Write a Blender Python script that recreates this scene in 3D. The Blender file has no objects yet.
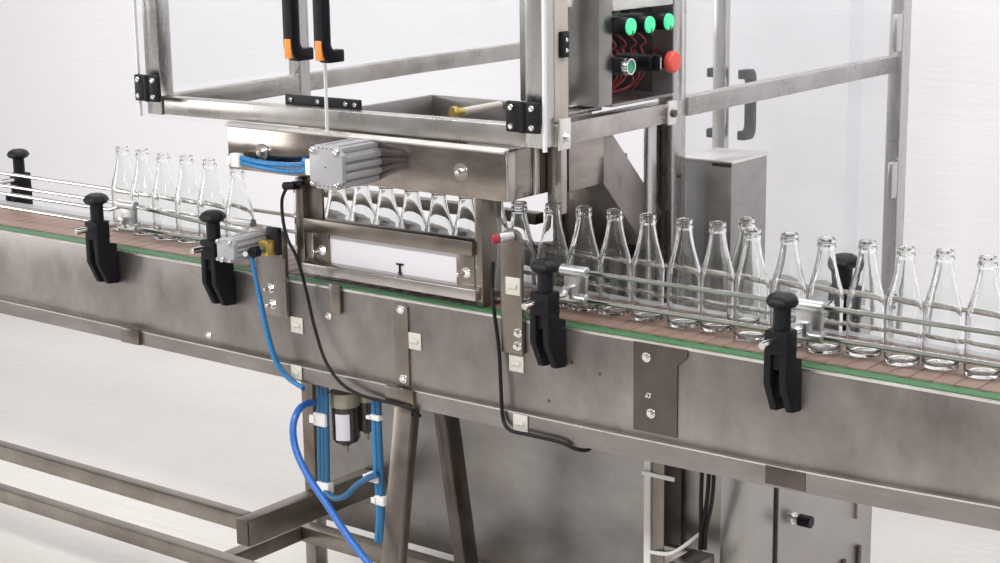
import bpy, bmesh, math, random
from mathutils import Vector, Matrix
random.seed(4)
PI = math.pi
sc = bpy.context.scene
COL = sc.collection

# ------------------------------------------------------------------ materials
def newmat(name):
    m = bpy.data.materials.new(name); m.use_nodes = True
    return m, m.node_tree.nodes, m.node_tree.links, m.node_tree.nodes['Principled BSDF']

def plain(name, col, rough=.5, metal=0., bump=0., bscale=200., spec=.5):
    m, N, L, b = newmat(name)
    b.inputs['Base Color'].default_value = (*col, 1); b.inputs['Roughness'].default_value = rough
    b.inputs['Metallic'].default_value = metal; b.inputs['Specular IOR Level'].default_value = spec
    tc = N.new('ShaderNodeTexCoord'); nz = N.new('ShaderNodeTexNoise'); nz.inputs['Scale'].default_value = bscale
    L.new(tc.outputs['Object'], nz.inputs['Vector'])
    mr = N.new('ShaderNodeMapRange'); mr.inputs['To Min'].default_value = max(0, rough - .06); mr.inputs['To Max'].default_value = min(1, rough + .06)
    L.new(nz.outputs['Fac'], mr.inputs['Value']); L.new(mr.outputs['Result'], b.inputs['Roughness'])
    if bump:
        bp = N.new('ShaderNodeBump'); bp.inputs['Strength'].default_value = bump; bp.inputs['Distance'].default_value = .001
        L.new(nz.outputs['Fac'], bp.inputs['Height']); L.new(bp.outputs['Normal'], b.inputs['Normal'])
    return m

def steel(name, c1, c2, rough=.35, stretch=(1, 1, 1), scale=9., fine=(3, 3, 260), bump=.06, metal=1., stain=None, rvar=.14):
    """mottled, brushed stainless sheet"""
    m, N, L, b = newmat(name)
    b.inputs['Metallic'].default_value = metal
    tc = N.new('ShaderNodeTexCoord')
    mp = N.new('ShaderNodeMapping'); mp.inputs['Scale'].default_value = stretch
    L.new(tc.outputs['Object'], mp.inputs['Vector'])
    n1 = N.new('ShaderNodeTexNoise'); n1.inputs['Scale'].default_value = scale; n1.inputs['Detail'].default_value = 7; n1.inputs['Roughness'].default_value = .62
    L.new(mp.outputs['Vector'], n1.inputs['Vector'])
    cr = N.new('ShaderNodeValToRGB'); cr.color_ramp.elements[0].position = .34; cr.color_ramp.elements[1].position = .68
    cr.color_ramp.elements[0].color = (*c1, 1); cr.color_ramp.elements[1].color = (*c2, 1)
    L.new(n1.outputs['Fac'], cr.inputs['Fac'])
    out = cr.outputs['Color']
    if stain:
        n3 = N.new('ShaderNodeTexNoise'); n3.inputs['Scale'].default_value = stain[0]; n3.inputs['Detail'].default_value = 9; n3.inputs['Roughness'].default_value = .75
        L.new(mp.outputs['Vector'], n3.inputs['Vector'])
        r3 = N.new('ShaderNodeMapRange'); r3.inputs['From Min'].default_value = .60; r3.inputs['From Max'].default_value = .72
        r3.inputs['To Max'].default_value = stain[1]
        L.new(n3.outputs['Fac'], r3.inputs['Value'])
        mx = N.new('ShaderNodeMix'); mx.data_type = 'RGBA'; mx.inputs['B'].default_value = (*stain[2], 1)
        L.new(r3.outputs['Result'], mx.inputs['Factor']); L.new(out, mx.inputs['A']); out = mx.outputs['Result']
    L.new(out, b.inputs['Base Color'])
    mr = N.new('ShaderNodeMapRange'); mr.inputs['To Min'].default_value = max(.04, rough - rvar); mr.inputs['To Max'].default_value = rough + rvar
    L.new(n1.outputs['Fac'], mr.inputs['Value']); L.new(mr.outputs['Result'], b.inputs['Roughness'])
    m2 = N.new('ShaderNodeMapping'); m2.inputs['Scale'].default_value = fine
    L.new(tc.outputs['Object'], m2.inputs['Vector'])
    n2 = N.new('ShaderNodeTexNoise'); n2.inputs['Scale'].default_value = 4; n2.inputs['Detail'].default_value = 3
    L.new(m2.outputs['Vector'], n2.inputs['Vector'])
    bp = N.new('ShaderNodeBump'); bp.inputs['Strength'].default_value = bump; bp.inputs['Distance'].default_value = .0015
    L.new(n2.outputs['Fac'], bp.inputs['Height']); L.new(bp.outputs['Normal'], b.inputs['Normal'])
    return m

def emis(name, col, strength, base=None):
    m, N, L, b = newmat(name)
    b.inputs['Base Color'].default_value = (*(base or col), 1); b.inputs['Roughness'].default_value = .35
    b.inputs['Emission Color'].default_value = (*col, 1); b.inputs['Emission Strength'].default_value = strength
    v = N.new('ShaderNodeTexVoronoi'); v.inputs['Scale'].default_value = 420
    tc = N.new('ShaderNodeTexCoord'); L.new(tc.outputs['Object'], v.inputs['Vector'])
    bp = N.new('ShaderNodeBump'); bp.inputs['Strength'].default_value = .3; bp.inputs['Distance'].default_value = .001
    L.new(v.outputs['Distance'], bp.inputs['Height']); L.new(bp.outputs['Normal'], b.inputs['Normal'])
    return m

def acrylic(name, tint, gloss=.06, haze=0., hazecol=(.9, .9, .92)):
    m, N, L, b = newmat(name)
    N.remove(b); out = N['Material Output']
    tr = N.new('ShaderNodeBsdfTransparent'); tr.inputs['Color'].default_value = (*tint, 1)
    gl = N.new('ShaderNodeBsdfGlossy'); gl.inputs['Roughness'].default_value = .04; gl.inputs['Color'].default_value = (1, 1, 1, 1)
    fr = N.new('ShaderNodeFresnel'); fr.inputs['IOR'].default_value = 1.3
    sm = N.new('ShaderNodeMath'); sm.operation = 'MULTIPLY'; sm.inputs[1].default_value = gloss * 10
    ge_ = N.new('ShaderNodeNewGeometry'); fb = N.new('ShaderNodeMath'); fb.operation = 'SUBTRACT'; fb.inputs[0].default_value = 1
    L.new(ge_.outputs['Backfacing'], fb.inputs[1])                 # one surface reflection per sheet
    fm = N.new('ShaderNodeMath'); fm.operation = 'MULTIPLY'; L.new(fr.outputs['Fac'], fm.inputs[0]); L.new(fb.outputs[0], fm.inputs[1])
    L.new(fm.outputs[0], sm.inputs[0])
    mx = N.new('ShaderNodeMixShader'); L.new(sm.outputs[0], mx.inputs['Fac']); L.new(tr.outputs[0], mx.inputs[1]); L.new(gl.outputs[0], mx.inputs[2])
    last = mx
    if haze:
        df = N.new('ShaderNodeBsdfDiffuse'); df.inputs['Color'].default_value = (*hazecol, 1)
        tl = N.new('ShaderNodeBsdfTranslucent'); tl.inputs['Color'].default_value = (*hazecol, 1)
        ad = N.new('ShaderNodeMixShader'); L.new(df.outputs[0], ad.inputs[1]); L.new(tl.outputs[0], ad.inputs[2])
        tc = N.new('ShaderNodeTexCoord'); nz = N.new('ShaderNodeTexNoise'); nz.inputs['Scale'].default_value = 6; nz.inputs['Detail'].default_value = 6
        L.new(tc.outputs['Object'], nz.inputs['Vector'])
        mr = N.new('ShaderNodeMapRange'); mr.inputs['To Min'].default_value = haze * .6; mr.inputs['To Max'].default_value = haze * 1.4
        L.new(nz.outputs['Fac'], mr.inputs['Value'])
        m2 = N.new('ShaderNodeMixShader'); L.new(mr.outputs['Result'], m2.inputs['Fac']); L.new(mx.outputs[0], m2.inputs[1]); L.new(ad.outputs[0], m2.inputs[2])
        last = m2
    L.new(last.outputs[0], out.inputs['Surface'])
    return m

def glassmat(name):
    m, N, L, b = newmat(name)
    b.inputs['Base Color'].default_value = (.985, 1, .992, 1)
    b.inputs['Transmission Weight'].default_value = 1; b.inputs['Roughness'].default_value = .0
    b.inputs['IOR'].default_value = 1.46
    tc = N.new('ShaderNodeTexCoord'); nz = N.new('ShaderNodeTexNoise'); nz.inputs['Scale'].default_value = 45; nz.inputs['Detail'].default_value = 1
    L.new(tc.outputs['Object'], nz.inputs['Vector'])
    bp = N.new('ShaderNodeBump'); bp.inputs['Strength'].default_value = .12; bp.inputs['Distance'].default_value = .002
    L.new(nz.outputs['Fac'], bp.inputs['Height']); L.new(bp.outputs['Normal'], b.inputs['Normal'])
    return m

def wallmat():
    m, N, L, b = newmat('white_wrinkled_sheet')
    tc = N.new('ShaderNodeTexCoord'); mp = N.new('ShaderNodeMapping'); mp.inputs['Scale'].default_value = (2.2, 1, 26)
    mp.inputs['Rotation'].default_value = (0, .012, 0)
    L.new(tc.outputs['Object'], mp.inputs['Vector'])
    n = N.new('ShaderNodeTexNoise'); n.inputs['Scale'].default_value = 2.2; n.inputs['Detail'].default_value = 8; n.inputs['Roughness'].default_value = .6
    L.new(mp.outputs['Vector'], n.inputs['Vector'])
    n2 = N.new('ShaderNodeTexNoise'); n2.inputs['Scale'].default_value = 1.3; n2.inputs['Detail'].default_value = 3
    L.new(tc.outputs['Object'], n2.inputs['Vector'])
    bp = N.new('ShaderNodeBump'); bp.inputs['Strength'].default_value = .22; bp.inputs['Distance'].default_value = .006
    L.new(n.outputs['Fac'], bp.inputs['Height']); L.new(bp.outputs['Normal'], b.inputs['Normal'])
    cr = N.new('ShaderNodeValToRGB'); cr.color_ramp.elements[0].color = (.84, .835, .885, 1); cr.color_ramp.elements[1].color = (.90, .895, .93, 1)
    L.new(n2.outputs['Fac'], cr.inputs['Fac']); L.new(cr.outputs['Color'], b.inputs['Base Color'])
    b.inputs['Roughness'].default_value = .55
    return m

def floormat():
    m, N, L, b = newmat('pale_floor')
    tc = N.new('ShaderNodeTexCoord')
    n = N.new('ShaderNodeTexNoise'); n.inputs['Scale'].default_value = 2.5; n.inputs['Detail'].default_value = 6
    L.new(tc.outputs['Object'], n.inputs['Vector'])
    cr = N.new('ShaderNodeValToRGB'); cr.color_ramp.elements[0].color = (.60, .575, .545, 1); cr.color_ramp.elements[1].color = (.70, .68, .655, 1)
    L.new(n.outputs['Fac'], cr.inputs['Fac']); L.new(cr.outputs['Color'], b.inputs['Base Color'])
    b.inputs['Roughness'].default_value = .38
    mp = N.new('ShaderNodeMapping'); mp.inputs['Scale'].default_value = (1, 14, 1); L.new(tc.outputs['Object'], mp.inputs['Vector'])
    n2 = N.new('ShaderNodeTexNoise'); n2.inputs['Scale'].default_value = 3; n2.inputs['Detail'].default_value = 5; L.new(mp.outputs['Vector'], n2.inputs['Vector'])
    bp = N.new('ShaderNodeBump'); bp.inputs['Strength'].default_value = .5; bp.inputs['Distance'].default_value = .012
    L.new(n2.outputs['Fac'], bp.inputs['Height']); L.new(bp.outputs['Normal'], b.inputs['Normal'])
    return m

def stripmat():
    m, N, L, b = newmat('green_wear_strip')
    tc = N.new('ShaderNodeTexCoord'); sx = N.new('ShaderNodeSeparateXYZ'); L.new(tc.outputs['Object'], sx.inputs[0])
    def mth(op, a, v=None):
        n = N.new('ShaderNodeMath'); n.operation = op; L.new(a, n.inputs[0])
        if v is not None: n.inputs[1].default_value = v
        return n.outputs[0]
    fx = mth('LESS_THAN', mth('FRACT', mth('MULTIPLY', sx.outputs['X'], 1/.046)), .24)          # clip slots along the inner edge
    fy = mth('LESS_THAN', mth('ABSOLUTE', mth('SUBTRACT', mth('ABSOLUTE', sx.outputs['Y']), .0955)), .0024)
    mu = N.new('ShaderNodeMath'); mu.operation = 'MULTIPLY'; L.new(fx, mu.inputs[0]); L.new(fy, mu.inputs[1])
    mx = N.new('ShaderNodeMix'); mx.data_type = 'RGBA'; mx.inputs['A'].default_value = (.055, .165, .068, 1); mx.inputs['B'].default_value = (.012, .035, .016, 1)
    L.new(mu.outputs[0], mx.inputs['Factor']); L.new(mx.outputs['Result'], b.inputs['Base Color']); b.inputs['Roughness'].default_value = .5
    return m

def beltmat():
    m, N, L, b = newmat('brown_belt_plates')
    tc = N.new('ShaderNodeTexCoord'); n = N.new('ShaderNodeTexNoise'); n.inputs['Scale'].default_value = 30; n.inputs['Detail'].default_value = 5
    L.new(tc.outputs['Object'], n.inputs['Vector'])
    cr = N.new('ShaderNodeValToRGB'); cr.color_ramp.elements[0].color = (.19, .118, .09, 1); cr.color_ramp.elements[1].color = (.27, .178, .142, 1)
    L.new(n.outputs['Fac'], cr.inputs['Fac']); L.new(cr.outputs['Color'], b.inputs['Base Color']); b.inputs['Roughness'].default_value = .4
    return m

M = {}
M['panel'] = steel('mottled_sheet_steel', (.215, .195, .185), (.385, .355, .34), .40, (1, 1, .7), 7, (3, 3, 60), .08, stain=(15, .7, (.15, .13, .122)))
M['flange'] = steel('folded_edge_steel', (.25, .232, .22), (.36, .335, .32), .36, (1, 1, 3), 6, (2, 60, 200), .05)
M['splice'] = steel('dark_splice_steel', (.11, .092, .082), (.17, .147, .132), .42, (1, 1, .6), 8, (60, 60, 4), .06)
M['tube'] = steel('brushed_tube_steel', (.36, .335, .315), (.54, .51, .485), .28, (1, 1, 1), 8, (40, 40, 40), .05)
M['tubez'] = steel('upright_tube_steel', (.52, .51, .50), (.60, .59, .58), .28, (6, 6, .8), 6, (90, 90, 2), .05)
M['polish'] = steel('polished_steel', (.20, .17, .15), (.37, .33, .30), .15, (1.4, 1, 3), 6, (3, 3, 30), .05, stain=(9, .55, (.16, .10, .085)), rvar=.08)
M['frame'] = steel('floor_frame_steel', (.25, .22, .19), (.36, .33, .295), .34, (1, 1, 1), 8, (40, 40, 40), .05)
M['cab'] = steel('cabinet_sheet_steel', (.27, .255, .25), (.42, .405, .40), .36, (1, 1, 1.6), 5, (2, 2, 40), .05)
M['cabdoor'] = steel('cabinet_door_steel', (.42, .405, .395), (.50, .485, .475), .40, (1, 1, 1), 5, (60, 60, 3), .04)
M['dark_steel'] = steel('dull_dark_steel', (.10, .086, .076), (.18, .155, .14), .36, (1, 1, 1), 9, (60, 60, 6), .06)
M['brown_steel'] = steel('brown_tinted_steel', (.20, .172, .150), (.30, .265, .235), .33, (1, 1, 1), 9, (60, 60, 4), .06)
M['lip'] = steel('bright_steel_lip', (.72, .70, .68), (.85, .83, .81), .3, (1, 1, 1), 9)
M['chrome'] = steel('bright_chrome', (.75, .74, .73), (.88, .87, .86), .13, (1, 1, 1), 12, rvar=.05)
M['rod'] = steel('rail_rod_steel', (.60, .58, .56), (.74, .72, .70), .11, (1, 1, 1), 20, rvar=.06)
M['sleeve'] = steel('satin_aluminium_holder', (.58, .58, .59), (.70, .70, .71), .32, (1, 1, 1), 20)
M['alu'] = plain('grey_anodised_aluminium', (.40, .40, .425), .42, .25, .05, 300)
M['black'] = plain('black_plastic', (.006, .006, .009), .45, 0, .08, 500, .28)
M['blackm'] = plain('black_clamp_plastic', (.006, .006, .009), .55, 0, .1, 350, .22)
M['orange'] = plain('orange_plastic', (.80, .27, .05), .4)
M['green'] = stripmat()
M['belt'] = beltmat()
M['blue'] = plain('blue_air_tube', (.035, .15, .52), .28)
M['bluet'] = plain('teal_blue_air_tube', (.014, .115, .25), .3)
M['bluel'] = plain('light_blue_air_tube', (.02, .19, .45), .28)
M['white'] = plain('white_plastic', (.82, .82, .80), .45)
M['cream'] = plain('cream_adhesive_pad', (.58, .57, .51), .6, 0, .15, 300)
M['paper'] = plain('white_paper_card', (.68, .67, .72), .7, 0, .1, 90)
M['brass'] = plain('brass_fitting', (.62, .46, .13), .3, .8)
M['red'] = plain('red_plastic', (.30, .02, .035), .35)
M['redcap'] = plain('red_mushroom_plastic', (.80, .10, .07), .35)
M['wire'] = plain('red_wire', (.55, .05, .06), .4)
M['greyw'] = plain('grey_wire', (.5, .5, .5), .4)
M['lamp'] = emis('lit_green_lens', (.06, .80, .32), .55, (.06, .62, .28))
M['gbtn'] = plain('green_button', (.03, .34, .20), .4)
M['gbody'] = plain('dark_green_body', (.02, .10, .05), .4)
M['smoke'] = plain('dark_filter_bowl', (.035, .028, .028), .12)
M['gold'] = plain('olive_metal_cap', (.36, .34, .27), .4, .6)
M['beige'] = plain('beige_strip', (.62, .56, .50), .5)
M['glass'] = glassmat('clear_bottle_glass')
M['acr'] = acrylic('clear_acrylic', (.975, .98, .98), .022, 0)
M['acrh'] = acrylic('hazy_acrylic', (.965, .968, .97), .022, .075, (.82, .84, .88))
M['acre'] = plain('frosted_acrylic_edge', (.74, .75, .75), .3)
M['pipe'] = acrylic('clear_pipe', (.90, .92, .92), .09, .12)
M['wall'] = wallmat(); M['floor'] = floormat()
M['ceil'] = plain('ceiling_panel', (.7, .7, .7), .8)

# ------------------------------------------------------------------ mesh builder
class MB:
    def __init__(s): s.bm = bmesh.new()
    def _add(s, bm2, mat=None):
        if mat is not None: bmesh.ops.transform(bm2, matrix=mat, verts=bm2.verts)
        me = bpy.data.meshes.new('t'); bm2.to_mesh(me); bm2.free(); s.bm.from_mesh(me); bpy.data.meshes.remove(me)
    def box(s, x0, x1, y0, y1, z0, z1, bev=.0015, mat=None):
        b = bmesh.new(); bmesh.ops.create_cube(b, size=1)
        bmesh.ops.transform(b, matrix=Matrix.Translation(((x0+x1)/2, (y0+y1)/2, (z0+z1)/2)) @ Matrix.Diagonal((abs(x1-x0), abs(y1-y0), abs(z1-z0), 1)), verts=b.verts)
        if bev: bmesh.ops.bevel(b, geom=b.edges[:], offset=min(bev, .45*min(abs(x1-x0), abs(y1-y0), abs(z1-z0))), segments=2, affect='EDGES', profile=.5)
        s._add(b, mat); return s
    def prism(s, pts, a0, a1, axis='X', bev=0, mat=None):
        """extrude a polygon (in the two other axes, in cyclic order) along an axis"""
        b = bmesh.new()
        def P(u, v, w):
            return {'X': (w, u, v), 'Y': (u, w, v), 'Z': (u, v, w)}[axis]
        lo = [b.verts.new(P(u, v, a0)) for u, v in pts]; hi = [b.verts.new(P(u, v, a1)) for u, v in pts]
        n = len(pts)
        b.faces.new(lo); b.faces.new(hi[::-1])
        for i in range(n): b.faces.new((lo[i], hi[i], hi[(i+1) % n], lo[(i+1) % n]))
        bmesh.ops.recalc_face_normals(b, faces=b.faces)
        if bev: bmesh.ops.bevel(b, geom=b.edges[:], offset=bev, segments=2, affect='EDGES', profile=.5)
        s._add(b, mat); return s
    def lathe(s, prof, c=(0, 0, 0), axis=(0, 0, 1), n=24, closed=False):
        """revolve (r, z) pairs; smooth"""
        b = bmesh.new(); rings = []
        for r, z in prof:
            if r < 1e-6: rings.append([b.verts.new((0, 0, z))])
            else: rings.append([b.verts.new((r*math.cos(2*PI*k/n), r*math.sin(2*PI*k/n), z)) for k in range(n)])
        prs = list(zip(rings, rings[1:])) + ([(rings[-1], rings[0])] if closed else [])
        for A, B in prs:
            for k in range(n):
                k2 = (k+1) % n
                if len(A) == 1 and len(B) == 1: continue
                if len(A) == 1: b.faces.new((A[0], B[k], B[k2]))
                elif len(B) == 1: b.faces.new((A[k], A[k2], B[0]))
                else: b.faces.new((A[k], A[k2], B[k2], B[k]))
        bmesh.ops.recalc_face_normals(b, faces=b.faces)
        q = Vector((0, 0, 1)).rotation_difference(Vector(axis).normalized()).to_matrix().to_4x4()
        s._add(b, Matrix.Translation(c) @ q); return s
    def cyl(s, c, axis, r, l, n=20, bev=.001):
        bv = min(bev, r*.4, l*.4)
        return s.lathe([(0, 0), (r-bv, 0), (r, bv), (r, l-bv), (r-bv, l), (0, l)], c, axis, n)
    def tube(s, pts, r, n=10, smooth=True, res=7):
        P = [Vector(p) for p in pts]
        if smooth and len(P) > 2:
            Q = []
            for i in range(len(P)-1):
                p0 = P[max(i-1, 0)]; p1 = P[i]; p2 = P[i+1]; p3 = P[min(i+2, len(P)-1)]
                for k in range(res):
                    t = k/res
                    Q.append(.5*((2*p1) + (p2-p0)*t + (2*p0-5*p1+4*p2-p3)*t*t + (3*p1-p0-3*p2+p3)*t**3))
            Q.append(P[-1]); P = Q
        b = bmesh.new(); rings = []; up = None
        for i, p in enumerate(P):
            d = (P[min(i+1, len(P)-1)] - P[max(i-1, 0)]).normalized()
            if up is None: up = d.orthogonal().normalized()
            u = (up - d*up.dot(d)); u = u.normalized() if u.length > 1e-5 else d.orthogonal().normalized(); up = u
            v = d.cross(u)
            rings.append([b.verts.new(p + r*(math.cos(2*PI*k/n)*u + math.sin(2*PI*k/n)*v)) for k in range(n)])
        for A, B in zip(rings, rings[1:]):
            for k in range(n): b.faces.new((A[k], A[(k+1) % n], B[(k+1) % n], B[k]))
        b.faces.new(rings[0][::-1]); b.faces.new(rings[-1])
        bmesh.ops.recalc_face_normals(b, faces=b.faces)
        s._add(b); return s
    def bar(s, p0, p1, w, h, side=(1, 0, 0), bev=.002):
        """rectangular bar from p0 to p1; w along side, h across"""
        p0, p1 = Vector(p0), Vector(p1); d = (p1-p0); l = d.length; d.normalize()
        sd = Vector(side); sd = (sd - d*sd.dot(d)).normalized(); t = d.cross(sd)
        m = Matrix((( *sd, ), (*t,), (*d,))).transposed().to_4x4(); m.translation = p0
        return s.box(-w/2, w/2, -h/2, h/2, 0, l, bev, m)
    def build(s, name, mat, parent=None, smooth=35):
        me = bpy.data.meshes.new(name); s.bm.to_mesh(me); s.bm.free()
        me.materials.append(mat if not isinstance(mat, str) else M[mat])
        for p in me.polygons: p.use_smooth = True
        try: me.set_sharp_from_angle(angle=math.radians(smooth))
        except Exception: pass
        o = bpy.data.objects.new(name, me); COL.objects.link(o)
        if parent is not None:
            o.parent = parent; me.transform(Matrix.Translation(-chain_loc(parent)))
        return o

def chain_loc(p):
    v = Vector((0, 0, 0))
    while p is not None: v += Vector(p.location); p = p.parent
    return v

def thing(name, label, cat, loc=(0, 0, 0), group=None):
    o = bpy.data.objects.new(name, None); COL.objects.link(o); o.location = loc; o.empty_display_size = .05
    o['label'] = label; o['category'] = cat
    if group: o['group'] = group
    return o
def tag(o, label, cat, group=None):
    o['label'] = label; o['category'] = cat
    if group: o['group'] = group
    return o
def struct(o): o['kind'] = 'structure'; return o
def copy_tree(o, parent=None, skip=()):
    c = o.copy(); COL.objects.link(c)
    if parent is not None: c.parent = parent
    for ch in list(o.children):
        if ch.name.split('.')[0] not in skip: copy_tree(ch, c, skip)
    return c
def hexbolt(mb, c, axis=(0, -1, 0), r=.006, h=.006):
    mb.cyl(c, axis, r*1.5, .0015, 18, .0004)
    c2 = Vector(c) + Vector(axis).normalized()*.0012
    mb.lathe([(0, 0), (r, 0), (r, h*.8), (r*.8, h), (0, h)], c2, axis, 6)
    return mb
def sockets(mb, c, axis=(0, -1, 0), r=.005, h=.005):
    mb.lathe([(0, 0), (r, 0), (r, h*.7), (r*.85, h), (r*.5, h), (r*.45, h*.4), (0, h*.4)], c, axis, 14); return mb

# camera model (the photograph taken as 1000x563): used for the camera and for tracing the bends of hoses on planes that stand in the scene
F_PX = 1771.4
YAW, PITCH, ROLL = -.6603693, .22323771, .01434321
CAM = Vector((1.1343, -2.6301, 1.6808))
_f = Vector((math.sin(YAW)*math.cos(PITCH), math.cos(YAW)*math.cos(PITCH), -math.sin(PITCH)))
_r = _f.cross(Vector((0, 0, 1))).normalized(); _d = _f.cross(_r)
_R = math.cos(ROLL)*_r + math.sin(ROLL)*_d; _D = -math.sin(ROLL)*_r + math.cos(ROLL)*_d
def at(x, y, ax, v):
    d = _R*((x-500)/F_PX) + _D*((y-281.5)/F_PX) + _f
    return CAM + d*((v-CAM[ax])/d[ax])

# ------------------------------------------------------------------ setting
struct(MB().box(-9, 7, -6, 1.9, -.1, 0, 0).build('floor', 'floor'))
struct(MB().box(-9, 7, 1.8, 1.9, 0, 3.4, 0).build('wall_back', 'wall'))

# ------------------------------------------------------------------ conveyor
conv = thing('bottle_conveyor', 'long mottled stainless steel conveyor carrying the glass bottles across the photo', 'conveyor', (-1, 0, .0))
XL, XR = -3.6, .8
MB().box(XL, XR, -.127, -.123, .70, .897, .001).build('front_panel', 'panel', conv)
MB().box(XL, XR, .123, .127, .70, .897, .001).build('rear_panel', 'panel', conv)
MB().box(XL, XR, -.123, .123, .70, .706, 0).build('bottom_panel', 'panel', conv)
mb = MB()
prof = [(-.1285, .892), (-.1285, .8955), (-.127, .897), (-.123, .897), (-.123, .892)]
mb.prism(prof, XL, XR, 'X'); mb.build('panel_lip', 'lip', conv)
mb = MB()
KX = [(XL, .704, .735), (-2.3, .697, .727), (-1.38, .691, .720), (-.54, .682, .719), (-.19, .686, .721)]
KX2 = [(-.188, .687, .722), (-.04, .690, .725), (.16, .695, .731), (XR, .71, .745)]
for K in (KX, KX2):
    for (xa, la, ha), (xb, lb, hb) in zip(K, K[1:]):
        b = bmesh.new()
        A = [b.verts.new((xa, y, z)) for y, z in ((-.139, la), (-.139, ha), (-.124, ha+.003), (-.124, la))]
        B = [b.verts.new((xb, y, z)) for y, z in ((-.139, lb), (-.139, hb), (-.124, hb+.003), (-.124, lb))]
        for k in range(4): b.faces.new((A[k], A[(k+1) % 4], B[(k+1) % 4], B[k]))
        b.faces.new(A); b.faces.new(B[::-1]); bmesh.ops.recalc_face_normals(b, faces=b.faces); mb._add(b)
mb.build('bottom_flange', 'flange', conv)
mb = MB()
for K in (KX, KX2): mb.tube([(x, -.1378, h+.0008) for x, l, h in K], .0016, 6, False)
mb.build('flange_highlight', 'lip', conv)  # bright bead standing in for the highlight along the flange top
for y0, y1 in ((-.1225, -.091), (.091, .1225)):
    mb = MB(); mb.box(XL, XR, y0, y1, .885, .8985, .001)
    mb.build('wear_strip', 'green' if y0 < 0 else 'alu', conv)
mb = MB(); x = XL
while x < XR:
    mb.box(x, x+.0372, -.086, .086, .888, .8985, .0012); x += .0381
mb.build('belt', 'belt', conv)
sp = MB().prism([(-.515, .733), (-.515, .893), (-.405, .893), (-.405, .880), (-.425, .862), (-.425, .733)], -.130, -.127, 'Y').build('splice_plate', 'splice', conv)
for x, z in ((-.488, .868), (-.478, .768), (-.483, .800)):
    r = .006 if abs(z-.800) > .01 else .0035
    hexbolt(MB(), (x, -.130, z), r=r).build('bolt', 'chrome', sp)
bs = MB().prism([(-1.068, .726), (-1.068, .884), (-1.063, .889), (-1.038, .889), (-1.033, .884), (-1.033, .726)], -.131, -.127, 'Y').build('bracket_strip', 'brown_steel', conv)
hexbolt(MB(), (-1.05, -.131, .876)).build('bolt', 'chrome', bs); hexbolt(MB(), (-1.047, -.131, .738)).build('bolt', 'chrome', bs)
MB().box(-1.085, -1.012, -.146, -.136, .683, .722, .002).build('leg_clamp', 'brown_steel', conv)
hexbolt(MB(), at(209, 335, 1, -.127), r=.005).build('bolt', 'chrome', conv)
for px, py in ((329, 315), (572, 362), (600, 374), (549, 401), (800, 371)):
    p = at(px, py, 1, -.127); MB().cyl(p, (0, -1, 0), .0035, .0012, 12).build('rivet', 'dark_steel', conv)
MB().box(-1.86, -1.80, -.147, -.137, .694, .728, .002).build('flange_joint', 'brown_steel', conv)
MB().box(-.245, -.17, -.1405, -.138, .690, .722, .001).build('flange_joint', 'splice', conv)
# splayed legs under the middle of the conveyor
l1 = MB().bar((-1.05, -.115, .70), (-1.05, -.235, 0), .045, .028, (1, 0, 0), .003).build('leg', 'brown_steel', conv)
l2 = MB().bar((-1.06, .0, .70), (-1.06, .115, 0), .03, .045, (1, 0, 0), .003).build('leg', 'dark_steel', conv)
MB().box(-1.065, -1.03, -.136, -.122, .64, .705, .002).build('leg_plate', 'white', l1) if False else None

# ------------------------------------------------------------------ guide rails
def rail(pts, label, r=.0045):
    return tag(MB().tube(pts, r, 10, False).build('guide_rail', 'rod'), label, 'rail', 'round guide rails along the conveyor')
rail([(XL, -.08, .972), (-2.05, -.08, .972), (-1.95, -.08, .972), (-1.89, -.08, .990), (-1.44, -.08, .962)], 'upper front guide rail at the left end, before the left bottles')
rail([(XL, -.08, .945), (-1.44, -.08, .937)], 'lower front guide rail at the left end, before the left bottles')
rail([(-.735, -.08, .9895), (XR, -.08, .9895)], 'upper front guide rail before the right-hand row of bottles')
rail([(-.735, -.08, .938), (XR, -.08, .939)], 'lower front guide rail before the right-hand row of bottles')
rail([(XL, .08, .983), (-1.5, .08, .976), (-.6, .08, .981), (XR, .08, .973)], 'upper rear guide rail running behind all the bottles')
rail([(XL, .08, .949), (-1.9, .08, .947), (-.6, .08, .925), (XR, .08, .922)], 'lower rear guide rail running behind all the bottles')

# ------------------------------------------------------------------ rail clamps
def lobed(mb, c, r, h, lobes=6, n=48):
    b = bmesh.new(); rings = []
    for rr, z in ((.0, 0), (.55, 0), (.84, h*.14), (1., h*.40), (.97, h*.55), (.80, h*.80), (.52, h*.96), (0, h)):
        if rr == 0: rings.append([b.verts.new((0, 0, z))]); continue
        rings.append([b.verts.new((rr*r*(1+.05*math.cos(lobes*2*PI*k/n))*math.cos(2*PI*k/n), rr*r*(1+.05*math.cos(lobes*2*PI*k/n))*math.sin(2*PI*k/n), z)) for k in range(n)])
    for A, B in zip(rings, rings[1:]):
        for k in range(n):
            k2 = (k+1) % n
            if len(A) == 1: b.faces.new((A[0], B[k2], B[k]))
            elif len(B) == 1: b.faces.new((A[k], A[k2], B[0]))
            else: b.faces.new((A[k], A[k2], B[k2], B[k]))
    bmesh.ops.recalc_face_normals(b, faces=b.faces); mb._add(b, Matrix.Translation(c)); return mb

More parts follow.
